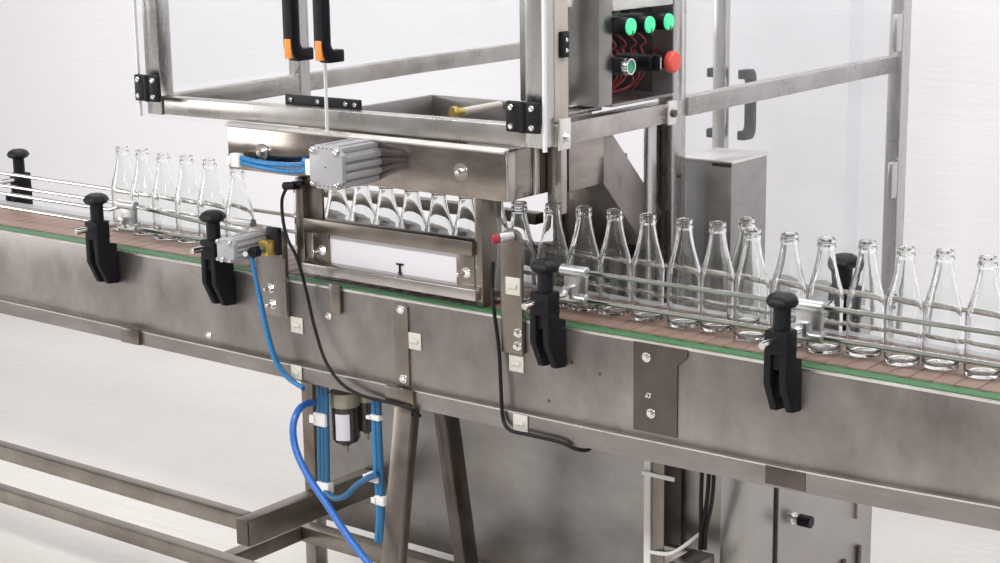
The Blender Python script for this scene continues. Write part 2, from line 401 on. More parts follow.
def make_clamp(label):
    t = thing('rail_clamp', label, 'clamp', (0, -.15, .83), 'black knob clamps holding the guide rails')
    # upper clamp head with a slot, narrow arm, and two cheeks that hook down over the panel
    mb = MB()
    mb.box(-.022, .020, -.182, -.146, .925, .966, .003)
    for x0, x1 in ((-.022, -.009), (.007, .020)):
        mb.prism([(-.182, .93), (-.182, .875), (-.158, .826), (-.129, .823), (-.129, .912), (-.148, .916), (-.148, .93)], x0, x1, 'X', .0015)
    mb.box(-.012, .010, -.160, -.132, .85, .905, .001)
    mb.box(-.012, .010, -.176, -.150, .90, .93, .001)
    mb.build('clamp_body', 'blackm', t)
    k = MB(); k.cyl((0, -.163, .962), (0, 0, 1), .0145, .045, 24); lobed(k, (0, -.163, 1.002), .0270, .025); k.build('knob', 'black', t)
    r = MB(); r.cyl((-.004, -.222, .950), (0, 1, 0), .0065, .125, 18); r.build('stud', 'chrome', t)
    h = MB()
    for z in (.989, .938): h.cyl((-.024, -.08, z), (1, 0, 0), .0105, .056, 20)
    h.box(-.020, .030, -.080, -.074, .938, .989, .002); h.box(-.014, .008, -.094, -.070, .938, .962, .002)
    h.build('rail_holder', 'sleeve', t)
    return t
c0 = make_clamp('black knob clamp on the panel in front of the leftmost bottles')
c0.location.x = -1.893
for x, lab in ((-1.527, 'black knob clamp beside the small grey air cylinder'), (-.680, 'black knob clamp beside the tall steel sensor bracket'),
               (-.207, 'black knob clamp on the right stretch of panel, lowest black clamp')):
    c = copy_tree(c0); c.location.x = x; c['label'] = lab
# clamps on the far side
def rear_clamp(x, label):
    c = copy_tree(c0, None, ('rail_holder',)); c.location = (x, .15, .83); c.rotation_euler = (0, 0, PI); c['label'] = label
    return c
rear_clamp(-2.588, 'black knob clamp behind the belt at the far left edge')
rear_clamp(-.262, 'black knob clamp behind the right bottles, mostly hidden')

# ------------------------------------------------------------------ bottles
def bottle_mesh():
    out = [(0, .0012), (.022, .0008), (.0265, 0), (.0288, .0005), (.0297, .002), (.0300, .006), (.0300, .03), (.0305, .06), (.0308, .080), (.0312, .086), (.0313, .091), (.0306, .0965), (.0292, .1035),
           (.0265, .112), (.0238, .121), (.0212, .131), (.0188, .141), (.0168, .151), (.0154, .161), (.0145, .1685), (.0143, .171), (.0158, .1725), (.0162, .175), (.0158, .1775),
           (.0146, .1785), (.0145, .1815), (.0150, .1830), (.0151, .1855), (.0144, .1875), (.0128, .188)]
    inn = [(.0110, .1868), (.0106, .178), (.0108, .168), (.0122, .158), (.0146, .146), (.0172, .135), (.0208, .1225), (.0240, .111), (.0264, .102), (.0280, .094), (.0282, .086),
           (.0280, .06), (.0276, .03), (.0274, .012), (.0262, .0065), (.023, .0045), (0, .0045)]
    return MB().lathe(out+inn, n=40)
row = [(122, 147), (142, 150), (163, 154), (186, 156), (209, 160), (237, 168)]
mid = [-1.335, -1.265, -1.198, -1.130, -1.060, -.990, -.917]
right = [(523.7, 202.4), (553, 203.5), (583.8, 206.6), (615, 209.5), (648, 214), (684.5, 219), (718, 222), (752.5, 228.7), (789.6, 233), (826.6, 238), (867.6, 240.6), (906, 247), (945, 250), (988, 256.6)]
spots = []
ordn = ['', 'second ', 'third ', 'fourth ', 'fifth ', 'sixth ', 'seventh ', 'eighth ', 'ninth ', 'tenth ', 'eleventh ', 'twelfth ', 'thirteenth ', 'fourteenth ']
for i, (x, y) in enumerate(row):
    p = at(x, y, 2, 1.0905)
    lab = ['clear glass bottle standing leftmost in the whole line, behind a silver rail holder', 'second clear glass bottle from the left end of the line', 'third clear glass bottle from the left end of the line',
           'fourth clear glass bottle from the left end, with dark reflections', 'clear glass bottle directly behind the second black clamp from the left', 'clear glass bottle under the left end of the light blue tubes'][i]
    spots.append((p.x, min(.05, max(-.03, p.y)), lab))
for i, x in enumerate(mid):
    w = ['leftmost', 'second from left', 'third from left', 'fourth from left', 'fifth from left', 'sixth from left', 'rightmost'][i]
    lab = 'clear glass bottle under the trough above the white card, ' + w + ' of those there'
    if i == 6: lab = 'clear glass bottle mostly hidden behind the right upright of the card frame'
    spots.append((x-.0225, .03, lab))
for i, (x, y) in enumerate(right):
    p = at(x, y, 2, 1.0915); k = len(right)-1-i
    if i == 0: lab = 'clear glass bottle half hidden behind the tall sensor bracket with red tip'
    elif k == 0: lab = 'clear glass bottle rightmost in the line, cut by the photo edge'
    elif k <= 6: lab = ordn[k] + 'clear glass bottle from the right end of the line'
    else: lab = ordn[i] + 'clear glass bottle right of the tall sensor bracket'
    spots.append((p.x, max(-.03, min(.05, p.y)), lab))
p = at(747.7, 223.5, 2, 1.0915); spots.append((p.x-.027, p.y+.044, 'clear glass bottle standing behind the others, only its rim and side showing'))
b0 = bottle_mesh().build('glass_bottle', 'glass', None, 50)
for i, (x, y, lab) in enumerate(spots):
    o = b0 if i == 0 else b0.copy()
    if i: COL.objects.link(o)
    o.location = (x - (.011 if 'half hidden behind the tall' in lab else 0), y, .8988); o.scale = (1, 1, 1.025); o.rotation_euler = (0, 0, random.random()*6); tag(o, lab, 'bottle', 'clear glass bottles on the conveyor belt')

# ------------------------------------------------------------------ guard enclosure
ge = thing('guard_enclosure', 'tall square-tube steel guard frame with clear acrylic doors above the conveyor', 'machine guard', (-1.25, .6, 0))
ZT = 1.95
def post(x0, x1, y0, y1, z0, z1=ZT, m='tubez', name='post'): return MB().box(x0, x1, y0, y1, z0, z1, .003).build(name, m, ge)
post(-1.787, -1.742, -.095, -.057, 1.200)       # front left
post(-.772, -.734, -.095, -.057, 1.208)         # front right
post(-1.787, -1.752, .340, .376, 1.15)          # left middle
post(-.79, -.755, .373, .425, .802)              # right middle, to the floor
post(-.777, -.765, .300, .333, .801, 1.205)       # short upright under the side rail
post(-.778, -.740, 1.395, 1.44, .55)            # rear right
post(-1.79, -1.752, 1.385, 1.43, .02)           # rear left
MB().prism([(-1.737, 1.202), (-.772, 1.208), (-.772, 1.247), (-1.737, 1.239)], -.092, -.058, 'Y', .002).build('front_rail', 'tube', ge)
MB().box(-.770, -.731, -.057, .345, 1.207, 1.247, .002).build('side_rail', 'tube', ge)
MB().box(-.783, -.750, .426, 1.396, 1.208, 1.246, .002).build('side_rail', 'tube', ge)
MB().prism([(-.057, 1.198), (.75, 1.208), (1.386, 1.208), (1.386, 1.248), (.75, 1.248), (-.057, 1.238)], -1.787, -1.755, 'X', .002).build('side_rail', 'tube', ge)
for (x0, x1, y0, y1) in ((-1.787, -.734, -.095, -.057), (-1.787, -.734, 1.39, 1.43), (-1.787, -1.75, -.057, 1.39), (-.772, -.734, -.057, 1.39)):
    MB().box(x0, x1, y0, y1, ZT, ZT+.038, .002).build('top_rail', 'tube', ge)
# gusset with bolt at the right middle post
g = MB().box(-.733, -.726, .312, .346, 1.203, 1.252, .003).build('gusset_plate', 'lip', ge)
MB().cyl((-.726, .329, 1.226), (1, 0, 0), .008, .006, 12).build('bolt', 'dark_steel', g)
g = MB().box(-.731, -.725, -.055, -.018, 1.200, 1.258, .003).build('gusset_plate', 'lip', ge)
hexbolt(MB(), (-.725, -.035, 1.222), (1, 0, 0), .007).build('bolt', 'chrome', g)
MB().cyl((-.755, .40, 1.09), (1, 0, 0), .006, .004, 12).build('bolt', 'dark_steel', ge)
# acrylic: front doors with handles and hinges
def bow_handle(x, y, z, sgn, parent, inlay=True):
    """black bow handle; sgn = direction (in Y) from the door towards the grip"""
    h = MB(); L = .185
    prof = [(0, 0), (0, .024), (.030, .024), (.036, .034), (.036, L-.034), (.030, L-.024), (0, L-.024), (0, L), (.044, L), (.056, L-.012), (.060, L-.03), (.060, .03), (.056, .012), (.044, 0)]
    pts = [(y + sgn*u, z+v) for u, v in prof]
    h.prism(pts, x-.0125, x+.0125, 'X', .003); o = h.build('handle', 'black', parent)
    if inlay:
        for zz in (z+.002, z+L-.044):
            MB().box(x-.0088, x+.0088, y+sgn*.052, y+sgn*.0615, zz+.004, zz+.042, .002).build('handle_inlay', 'orange', o)
    return o
DY = -.106
for x0, x1, hx, s in ((-1.797, -1.249, -1.287, -1), (-1.245, -.718, -1.206, 1)):
    d = MB().box(x0, x1, DY-.003, DY+.003, 1.205 if s > 0 else 1.196, ZT+.02, .001).build('acrylic_door', 'acr', ge)
    bow_handle(hx, DY-.003, 1.343, -1, d)
    ed = x1 if s < 0 else x0
    if s < 0: MB().box(x0-.0005, x0+.003, DY-.0036, DY+.0036, 1.196, ZT, 0).build('door_edge', 'acre', d)
    MB().box(x1-.0022 if s < 0 else x1-.005, x1+.0005, DY-.0036, DY+.0036, 1.205, ZT, 0).build('door_edge', 'acre', d)
def hinge(x, z):
    t = MB()
    t.box(x-.038, x-.002, DY-.014, DY-.003, z, z+.056, .003); t.box(x+.002, x+.036, DY-.014, DY-.003, z, z+.056, .003)
    t.cyl((x, DY-.012, z), (0, 0, 1), .006, .056, 14); o = t.build('hinge', 'black', ge)
    for dx in (-.024, .022):
        for dz in (.011, .045): sockets(MB(), (x+dx, DY-.013, z+dz), r=.0062, h=.006).build('hinge_screw', 'chrome', o)
hinge(-.760, 1.238); hinge(-1.758, 1.231)
st = MB().box(-1.412, -1.208, -.056, -.048, 1.236, 1.262, .002).build('latch_strip', 'black', ge)
for x in (-1.395, -1.32, -1.245, -1.22): MB().cyl((x, -.056, 1.252), (0, -1, 0), .005, .003, 12).build('screw', 'chrome', st)
# right side panels
MB().box(-.728, -.723, -.05, .353, 1.25, ZT, .001).build('acrylic_panel', 'acr', ge)
MB().box(-.728, -.723, .362, 1.145, .62, ZT, .001).build('acrylic_panel', 'acrh', ge)
MB().box(-.7455, -.7405, 1.12, 1.44, .62, ZT, .001).build('acrylic_panel', 'acrh', ge)
MB().box(-.729, -.722, .355, .361, 1.25, ZT, .0005).build('panel_edge', 'acre', ge)
MB().box(-1.795, -1.79, -.05, 1.40, 1.25, ZT, .001).build('acrylic_panel', 'acr', ge)
for z in (1.26, .90): MB().box(-.75, -.737, 1.355, 1.385, z, z+.09, .002).build('hinge', 'tubez', ge)
# rear doors: middle stile and two handles
rs = MB().box(-1.278, -1.240, 1.40, 1.425, .55, ZT, .003).build('rear_stile', 'tubez', ge)
for x in (-1.300, -1.205): bow_handle(x, 1.426, 1.0, 1, rs, False)
# inner plates by the front right post
MB().box(-.760, -.745, -.040, .002, 1.249, 1.7, .002).build('mounting_strip', 'beige', ge)
o = MB().box(-.745, -.735, -.030, -.008, 1.365, 1.412, .002).build('door_switch', 'black', ge)
for z in (1.378, 1.397): MB().cyl((-.735, -.019, z), (1, 0, 0), .004, .003, 10).build('screw', 'chrome', o)
MB().box(-.80, -.79, .018, .068, 1.262, 1.62, .002).build('inner_plate', 'alu', ge)
MB().box(-.80, -.77, .018, .07, 1.45, 1.475, .002).build('inner_clip', 'lip', ge)
MB().box(-.812, -.772, -.0, .15, 1.249, 1.258, .002).build('inner_shelf', 'tube', ge)

# ------------------------------------------------------------------ control box with push buttons
cb = thing('control_box', 'steel control box with green lamps and red mushroom button behind clear panel', 'control box', (-.80, .26, 1.25))
mb = MB()
mb.box(-.93, -.925, .10, .36, 1.262, 1.62, .001)                       # back
mb.box(-.925, -.742, .095, .140, 1.262, 1.62, .002)                    # wide left cheek
mb.box(-.925, -.742, .352, .358, 1.262, 1.62, .001); mb.box(-.925, -.742, .140, .352, 1.257, 1.263, .001)
mb.build('housing', 'cab', cb)
MB().box(-.775, -.742, .140, .352, 1.437, 1.47, .002).build('top_rail', 'lip', cb)
MB().box(-.925, -.90, .140, .352, 1.263, 1.44, .001).box(-.90, -.79, .3505, .352, 1.263, 1.44, 0).box(-.90, -.79, .140, .1415, 1.263, 1.44, 0).build('inner_plate', 'dark_steel', cb)  # dark lining puts the cavity's shade into the wall colour
XF = -.722
def lampfix(px, py, i):
    p = at(px, py, 0, -.708)
    p.y += .006
    b = MB().cyl((-.80, p.y, p.z), (1, 0, 0), .0165, .086, 28).build('indicator_body', 'black', cb)
    l = MB(); l.lathe([(0, 0), (.0158, 0), (.0160, .002), (.0152, .0045), (.012, .0056), (0, .006)], (-.714, p.y, p.z), (1, 0, 0), 28)
    l.build('indicator_lens', 'lamp', b)
    n = MB(); n.prism([(-.0030, -.0162), (.0030, -.0162), (0, -.006)], -.716, -.7068, 'X', 0, Matrix.Translation((0, p.y, p.z))); n.build('notch', 'gbody', b)
    MB().cyl((-.84, p.y, p.z), (1, 0, 0), .012, .042, 20).build('indicator_base', 'gbody', b)
for i, q in enumerate(((631, 27), (650, 25), (669, 22))): lampfix(*q, i)
p = at(632, 67, 0, -.708)
p.y += .004
b = MB().cyl((-.82, p.y, p.z), (1, 0, 0), .0165, .094, 24).build('push_button_body', 'black', cb)
MB().lathe([(.0122, 0), (.0162, 0), (.0166, .006), (.0152, .012), (.0128, .012), (.0122, .009)], (-.724, p.y, p.z), (1, 0, 0), 28, True).build('bezel', 'chrome', b)
MB().cyl((-.728, p.y, p.z), (1, 0, 0), .0125, .013, 24).build('button_cap', 'gbtn', b)
MB().box(-.86, -.80, p.y-.015, p.y+.015, p.z-.018, p.z+.018, .002).build('contact_block', 'black', b)
MB().box(-.85, -.82, p.y-.008, p.y+.008, p.z+.018, p.z+.024, .001).build('terminal', 'brass', b)
p = at(655, 63, 0, -.715)
b = MB().cyl((-.80, p.y, p.z), (1, 0, 0), .0175, .084, 24).build('selector_body', 'black', cb)
MB().box(-.718, -.702, p.y-.0045, p.y+.0045, p.z-.015, p.z+.015, .002).build('selector_lever', 'black', b)
MB().box(-.7025, -.7015, p.y-.001, p.y+.001, p.z-.011, p.z+.011, 0).build('selector_mark', 'white', b)
MB().cyl((-.86, p.y-.03, p.z), (1, 0, 0), .009, .05, 18).build('contact_block', 'chrome', b)
p = at(677, 62, 0, -.70)
b = MB().cyl((-.79, p.y, p.z), (1, 0, 0), .0135, .075, 24).build('emergency_stop_body', 'black', cb)
MB().lathe([(0, 0), (.014, 0), (.0205, .006), (.0216, .012), (.0208, .017), (.018, .0205), (0, .0225)], (-.722, p.y, p.z), (1, 0, 0), 30).build('mushroom_cap', 'redcap', b)
mb = MB()
for k in range(9):
    y0 = .155+.021*k; z0 = 1.375-.04*random.random()
    mb.tube([(-.80, y0, z0), (-.785, y0+.012*random.uniform(-1, 1), z0-.03), (-.80, y0+.01, z0-.06), (-.83, y0+.02*random.uniform(-1, 1), 1.266)], .0019, 6)
for k in range(5):
    y0 = .16+.035*k
    mb.tube([(-.80, y0, 1.39), (-.78, y0+.012, 1.368), (-.80, y0+.024, 1.352), (-.79, y0+.03, 1.335)], .0019, 6)
mb.build('red_wiring', 'wire', cb)
mb = MB()
mb.tube([(-.80, .175, 1.425), (-.79, .19, 1.445), (-.79, .235, 1.448), (-.80, .245, 1.424)], .0022, 8)
mb.tube([(-.83, .15, 1.43), (-.80, .168, 1.415), (-.79, .178, 1.42), (-.80, .185, 1.43)], .0022, 8)
mb.build('grey_wiring', 'greyw', cb)

# ------------------------------------------------------------------ filler trough
tr = thing('filler_trough', 'polished stainless trough under the guard, above the bottle necks', 'trough', (-1.17, 0, 1.106))
mb = MB(); mb.box(-1.53, -.811, -.108, -.103, 1.106, 1.198, .0012); mb.build('front_plate', 'polish', tr)
MB().prism([(-.109, 1.193), (-.116, 1.196), (-.116, 1.199), (-.100, 1.204), (-.097, 1.199), (-.103, 1.196)], -1.53, -.808, 'X').build('front_lip', 'lip', tr)
MB().box(-.814, -.808, -.108, .215, 1.106, 1.2, .0012).build('side_plate', 'polish', tr)
MB().box(-1.53, -.814, -.103, .2, 1.106, 1.110, 0).build('trough_bottom', 'dark_steel', tr)
MB().box(-.8075, -.803, -.108, -.082, 1.106, 1.198, .001).build('pale_side_strip', 'tube', tr)  # pale strip imitating a reflection on the side plate
MB().box(-.8075, -.801, -.027, -.012, 1.108, 1.197, .001).build('pale_side_strip', 'lip', tr)  # bright strip drawn for a thin white reflection on the side plate
MB().box(-.8075, -.800, -.010, .032, 1.108, 1.197, .001).build('dark_reflection_strip', 'dark_steel', tr)  # dark band of the side plate's reflection, built as a strip
MB().box(-.808, -.768, .034, .150, 1.108, 1.206, .0015).build('side_block', 'polish', tr)
MB().box(-.798, -.765, .006, .024, 1.070, 1.206, .001).build('pale_side_strip', 'tube', tr)
mb = MB()
for (x0, x1, y0, y1, z0, z1) in ((-1.43, -1.42, .0, .43, 1.115, 1.21), (-1.43, -.99, .42, .43, 1.115, 1.21), (-1.0, -.99, .2, .43, 1.115, 1.21), (-1.43, -.99, .0, .43, 1.112, 1.13), (-1.43, -.99, .0, .012, 1.115, 1.20)):
    mb.box(x0, x1, y0, y1, z0, z1, .002)
mb.build('basin', 'cab', tr)
f = MB(); p = at(452, 113, 2, 1.20); f.cyl((p.x, p.y, p.z), (0.25, 1, 0), .0135, .012, 18).cyl((p.x+.002, p.y+.011, p.z), (0.1, 1, 0), .009, .02, 12); f.build('brass_fitting', 'brass', tr)
MB().tube([(p.x+.003, p.y+.02, p.z), (p.x+.01, .415, p.z+.002)], .008, 12).build('inlet_pipe', 'beige', tr)
for px, py, r in ((262, 152, .011), (461, 172, .011)):
    p = at(px, py, 1, -.108); w = MB().cyl(p, (0, -1, 0), r*1.55, .002, 24).build('washer', 'tube', tr)
    sockets(MB(), p+Vector((0, -.002, 0)), r=r*.62, h=.01).build('bolt', 'chrome', w)

# ------------------------------------------------------------------ machine frame on the far side: diagonal brace, uprights, rear beam
mf = thing('brace_stand', 'grey steel frame with wide diagonal brace behind the right bottles', 'frame', (-.85, .3, .0))
br = MB().bar((-.800, .135, 1.187), (-.800, .335, .987), .056, .088, (1, 0, 0), .002).build('diagonal_brace', 'panel', mf)
MB().box(-.80, -.782, .336, .372, .801, 1.205, .002).build('dark_recess_fill', 'dark_steel', mf)  # dark fill standing in for the shade of the recess between posts
MB().box(-1.04, -.90, .40, .43, .801, 1.12, .002).build('brown_plate', 'brown_steel', mf)
MB().box(-1.07, -1.045, .39, .425, .801, 1.12, .002).build('upright', 'tube', mf)
MB().box(-1.75, -1.045, .30, .33, .972, .996, .002).build('rear_beam', 'brown_steel', mf)
MB().box(-1.75, -.86, .30, .33, .895, .93, .002).build('rear_beam', 'dark_steel', mf)
MB().box(-.90, -.812, .40, .43, .801, .99, .002).build('dark_plate', 'dark_steel', mf)
MB().box(-1.75, -1.715, .30, .335, .02, .996, .002).build('upright', 'tube', mf)

# ------------------------------------------------------------------ motor housing behind the bottles
mh = thing('motor_housing', 'square brushed steel housing standing behind the right-hand bottles', 'housing', (-.72, .52, .7))
MB().box(-.785, -.665, .455, .60, .802, 1.113, .002).build('body', 'cab', mh)
MB().box(-.789, -.661, .451, .604, 1.113, 1.119, .002).build('cover', 'lip', mh)
MB().box(-.71, -.665, .4535, .4555, 1.106, 1.1135, 0).build('cover_seam', 'dark_steel', mh)

# ------------------------------------------------------------------ card window frame on the conveyor
wf = thing('card_frame', 'steel frame holding a white card in front of the middle bottles', 'frame', (-1.1, -.1, .9))
MB().box(-1.340, -1.318, -.112, -.070, .925, 1.104, .002).build('upright', 'brown_steel', wf)
MB().box(-1.318, -1.276, -.100, -.094, 1.02, 1.104, .001).build('upright_plate', 'brown_steel', wf)
MB().box(-.885, -.867, -.106, -.045, .8995, 1.1045, .002).build('upright', 'brown_steel', wf)
MB().box(-1.318, -.885, -.114, -.084, .997, 1.025, .002).build('top_bar', 'brown_steel', wf)
MB().prism([(-.114, .938), (-.122, .935), (-.122, .914), (-.108, .914), (-.090, .920), (-.090, .938)], -1.318, -.872, 'X', .001).build('bottom_bar', 'tube', wf)
c = MB().box(-1.262, -.930, -.100, -.098, .93, 1.0, 0).build('white_card', 'paper', wf)
p = at(400, 268, 1, -.101)
MB().box(p.x-.002, p.x+.002, -.103, -.100, p.z-.009, p.z+.009, .0005).box(p.x-.009, p.x+.009, -.103, -.100, p.z+.006, p.z+.009, .0005).box(p.x-.005, p.x+.005, -.103, -.100, p.z-.010, p.z-.008, .0005).build('card_mark', 'black', c)
for x0, x1, bx in ((-1.300, -1.258, -1.275), (-.930, -.886, -.906)):
    pl = MB().box(x0, x1, -.106, -.100, .936, .998, .001).build('end_plate', 'brown_steel', wf)
    b = hexbolt(MB(), (bx, -.106, .962), r=.007); b.cyl((bx, -.108, .962), (-.25, -1, 0), .0045, .022, 12); b.build('bolt', 'chrome', pl)
MB().box(-1.32, -1.306, -.100, -.096, .937, .997, .001).build('white_edge', 'lip', wf)
hb = MB().box(-1.235, -1.205, -.136, -.128, .845, .905, .003).build('hanger', 'brown_steel', wf)
p = at(329, 316, 1, -.128); hexbolt(MB(), p, r=.005).build('bolt', 'chrome', hb)

# ------------------------------------------------------------------ air cylinders
def fin_cyl(name, label, cx, cz, s, y0, y1, mount):
    t = thing(name, label, 'air cylinder', (cx, y1, cz))
    h = s/2; ch = s*.2
    octo = [(-h+ch, -h), (h-ch, -h), (h, -h+ch), (h, h-ch), (h-ch, h), (-h+ch, h), (-h, h-ch), (-h, -h+ch)]
    octo = [(cx+a, cz+b) for a, b in octo]
    MB().prism(octo, y0, y0+.012, 'Y', .0015).build('end_cap', 'alu', t)
    mb = MB(); mb.prism([(cx+(a-cx)*.82, cz+(b-cz)*.94) for a, b in octo], y0+.012, y1, 'Y', 0)
    nf = 5
    for k in range(nf):
        z = cz - h*.78 + (2*h*.78)*(k/(nf-1)); w = h*(.97 if 0 < k < nf-1 else .80); tz = h*.13
        mb.box(cx-w, cx+w, y0+.012, y1, z-tz, z+tz, .0015)
    for sx in (-1, 1): mb.box(cx+sx*h*.45-h*.1, cx+sx*h*.45+h*.1, y0+.012, y1, cz-h, cz+h, .0015)
    mb.build('finned_barrel', 'alu', t)
    for sx in (-1, 1):
        for sz in (-1, 1):
            sockets(MB(), (cx+sx*h*.72, y0+.001, cz+sz*h*.74), r=s*.085, h=.008).build('screw', 'chrome', t)
    mb = MB()
    for k in range(4):
        for sz in (-1, 1): mb.cyl((cx-h*.38+k*h*.25, y0+.0002, cz+sz*h*.86), (0, -1, 0), s*.018, .001, 8)
    mb.cyl((cx, y0+.0002, cz), (0, -1, 0), s*.02, .001, 8); mb.build('cap_holes', 'black', t)
    return t
ac = fin_cyl('air_cylinder', 'large grey finned air cylinder bolted on the front of the trough', -1.148, 1.156, .084, -.222, -.108, None)
MB().box(-1.212, -1.188, -.212, -.188, 1.135, 1.165, .002).build('elbow_fitting', 'white', ac)
MB().cyl((-1.226, -.200, 1.142), (1, 0, 0), .0075, .02, 14).cyl((-1.226, -.200, 1.158), (1, 0, 0), .0075, .02, 14).build('tube_collar', 'bluel', ac)
a2 = fin_cyl('air_cylinder', 'small grey air cylinder beside the second black clamp', -1.400, .972, .048, -.252, -.155, None)
MB().cyl((-1.385, -.20, .968), (.6, -1, -.1), .006, .035, 14).cyl((-1.405, -.253, .955), (0, -1, 0), .006, .008, 14).build('inlet_fitting', 'chrome', a2)
MB().box(-1.372, -1.345, -.19, -.155, .955, .985, .003).build('elbow_fitting', 'brass', a2)
MB().cyl((-1.36, -.20, .967), (0, -1, 0), .011, .018, 14).build('tube_collar', 'black', a2)
cbk = thing('cylinder_bracket', 'steel mounting plate with two bolts below the small air cylinder', 'bracket', (-1.39, -.13, .82))
MB().box(-1.432, -1.350, -.139, -.127, .818, .985, .002).build('plate', 'panel', cbk)
MB().box(-1.43, -1.338, -.158, -.139, .945, 1.0, .002).build('head', 'brown_steel', cbk)
MB().box(-1.368, -1.335, -.17, -.158, .955, 1.01, .002).build('black_block', 'black', cbk)
for px, py in ((271, 288), (273, 304)):
    p = at(px, py, 1, -.139); b = hexbolt(MB(), p, r=.007, h=.008); b.cyl(p+Vector((0, -.008, 0)), (-.2, -1, 0), .0045, .01, 12); b.build('bolt', 'chrome', cbk)

# ------------------------------------------------------------------ sensor bracket with red-tipped sensor
sb = thing('sensor_bracket', 'tall narrow steel plate on the conveyor carrying a red-tipped sensor', 'bracket', (-.775, -.13, .83))
MB().prism([(-.800, .832), (-.800, 1.045), (-.795, 1.058), (-.784, 1.064), (-.768, 1.064), (-.757, 1.058), (-.752, 1.045), (-.752, .832)], -.138, -.130, 'Y', .001).build('plate', 'brown_steel', sb)
for px, py in ((518, 333), (517.5, 346)):
    p = at(px, py, 1, -.138); b = hexbolt(MB(), p, r=.006, h=.007); b.build('bolt', 'chrome', sb)
s_ = MB(); s_.cyl((-.766, -.142, 1.054), (-.65, -.85, -.12), .0095, .026, 18).build('sensor_barrel', 'sleeve', sb)
MB().cyl((-.782, -.163, 1.051), (-.65, -.85, -.12), .0085, .014, 18).build('sensor_tip', 'red', sb)
tag(MB().tube([at(500, 218, 1, -.105), at(501, 250, 1, -.105), at(498, 290, 1, -.105)], .007, 14).build('clear_pipe', 'pipe'), 'clear upright plastic pipe beside the right end of the card frame', 'pipe')

# ------------------------------------------------------------------ tubes and cables
def hose(pts, y, r, m, label, name='air_tube', cat='tube', group=None):
    P = [at(p[0], p[1], 1, p[2] if len(p) > 2 else y) for p in pts]
    return tag(MB().tube(P, r, 12).build(name, m), label, cat, group)
hose([(313, 403, -.10), (306, 404, -.13), (298, 411, -.17), (293, 427, -.19), (296, 450, -.20), (308, 476, -.21), (326, 503, -.22), (345, 532, -.23), (362, 555, -.24), (385, 584, -.25), (405, 612, -.25)], 0, .0074, 'blue', 'thick bright blue hose looping down in front of the floor frame', 'air_hose', 'hose')
for i, dz in enumerate((-.008, .008)):
    hose([(312, 166+dz*420, -.205), (300, 168+dz*420, -.185), (285, 168+dz*400, -.15), (262, 165+dz*300, -.13), (240, 160+dz*280, -.125), (229, 159+dz*250, -.125)], 0, .0052, 'bluel',
         ('upper' if i == 0 else 'lower') + ' light blue air tube running left from the large air cylinder', group='light blue tubes on the trough')
hose([(246, 249, -.21), (251, 256, -.21), (257, 285, -.19), (266, 330, -.17), (276, 362, -.16), (288, 378, -.15), (303, 388, -.15)], 0, .0048, 'bluel', 'light blue air tube hanging from the small air cylinder, in front')
hose([(262, 248, -.20), (252, 262, -.205), (259, 290, -.185), (269, 335, -.165), (280, 366, -.155), (304, 390, -.145)], 0, .0036, 'bluet', 'thinner teal air tube hanging beside the light blue one under the small cylinder')
for i, dx in enumerate((0, 4, 8)):
    hose([(319+dx*.9, 386, -.10), (319.5+dx*.9, 420, -.10), (320+dx*.9, 460, -.10), (321+dx*.8, 497, -.10)], 0, .0055, 'bluet',
         ('left', 'middle', 'right')[i] + ' one of three upright teal tubes beside the floor frame post', group='upright teal tubes left of the filter')
for i, dx in enumerate((0, 4.5)):
    hose([(374+dx, 400, -.10), (375+dx, 440, -.10), (377+dx, 480, -.10), (379+dx*.7, 512, -.10), (377+dx*1.1, 541, -.10)], 0, .0062, ('bluel', 'bluet')[i],
         ('left', 'right')[i] + ' one of two upright blue tubes beside the splayed front leg', group='upright blue tubes right of the filter')
hose([(326, 491, -.105), (334, 498, -.115), (345, 496, -.12), (357, 485, -.12), (368, 478, -.12), (378, 474, -.115)], 0, .0065, 'bluet', 'teal tube curving between the two upright tube bundles')
hose([(286, 189, -.125), (282, 200, -.13), (283, 220, -.135), (288, 240, -.172), (297, 258, -.172), (306, 290, -.145), (314, 325, -.145), (325, 360, -.15), (340, 382, -.155), (358, 394, -.155), (378, 400, -.152), (396, 404, -.152), (412, 410, -.150), (420, 416, -.12)], 0, .0034, 'black', 'black cable falling from the left upright of the card frame', 'cable', 'cable')
tag(MB().cyl(at(284, 186, 1, -.125), (1, .1, .1), .008, .03, 14).cyl(at(292, 184, 1, -.12), (1, .1, .1), .0055, .03, 12).build('cable_plug', 'black'), 'black plug at the top of the left black cable', 'plug')
hose([(493, 262, -.125), (492, 285, -.13), (494, 310, -.14), (499, 350, -.14), (501, 390, -.145), (503, 418, -.145), (510, 430, -.15), (530, 435, -.15), (560, 442, -.148), (576, 449, -.138), (588, 450, -.116), (592, 444, -.10)], 0, .0036, 'black', 'black cable falling past the sensor bracket and along the flange', 'cable', 'cable')
for i, (a, b, c) in enumerate(((702, 701, 701), (709, 707, 702), (714, 712, 706))):
    hose([(a, 408, .132), (a, 466, .134), (b, 500, .14), (c, 530, .16), (c-1, 549, .17)], 0, .0042, 'black', ('left', 'middle', 'right')[i] + ' one of three black cables hanging before the cabinet', 'cable', 'cable', 'black cables under the conveyor')
hose([(650, 552, .17), (668, 554, .15), (680, 549, .15), (692, 540, .16), (701, 533, .18)], 0, .004, 'white', 'white cable looping from the white trunking to the black cables', 'cable', 'cable')
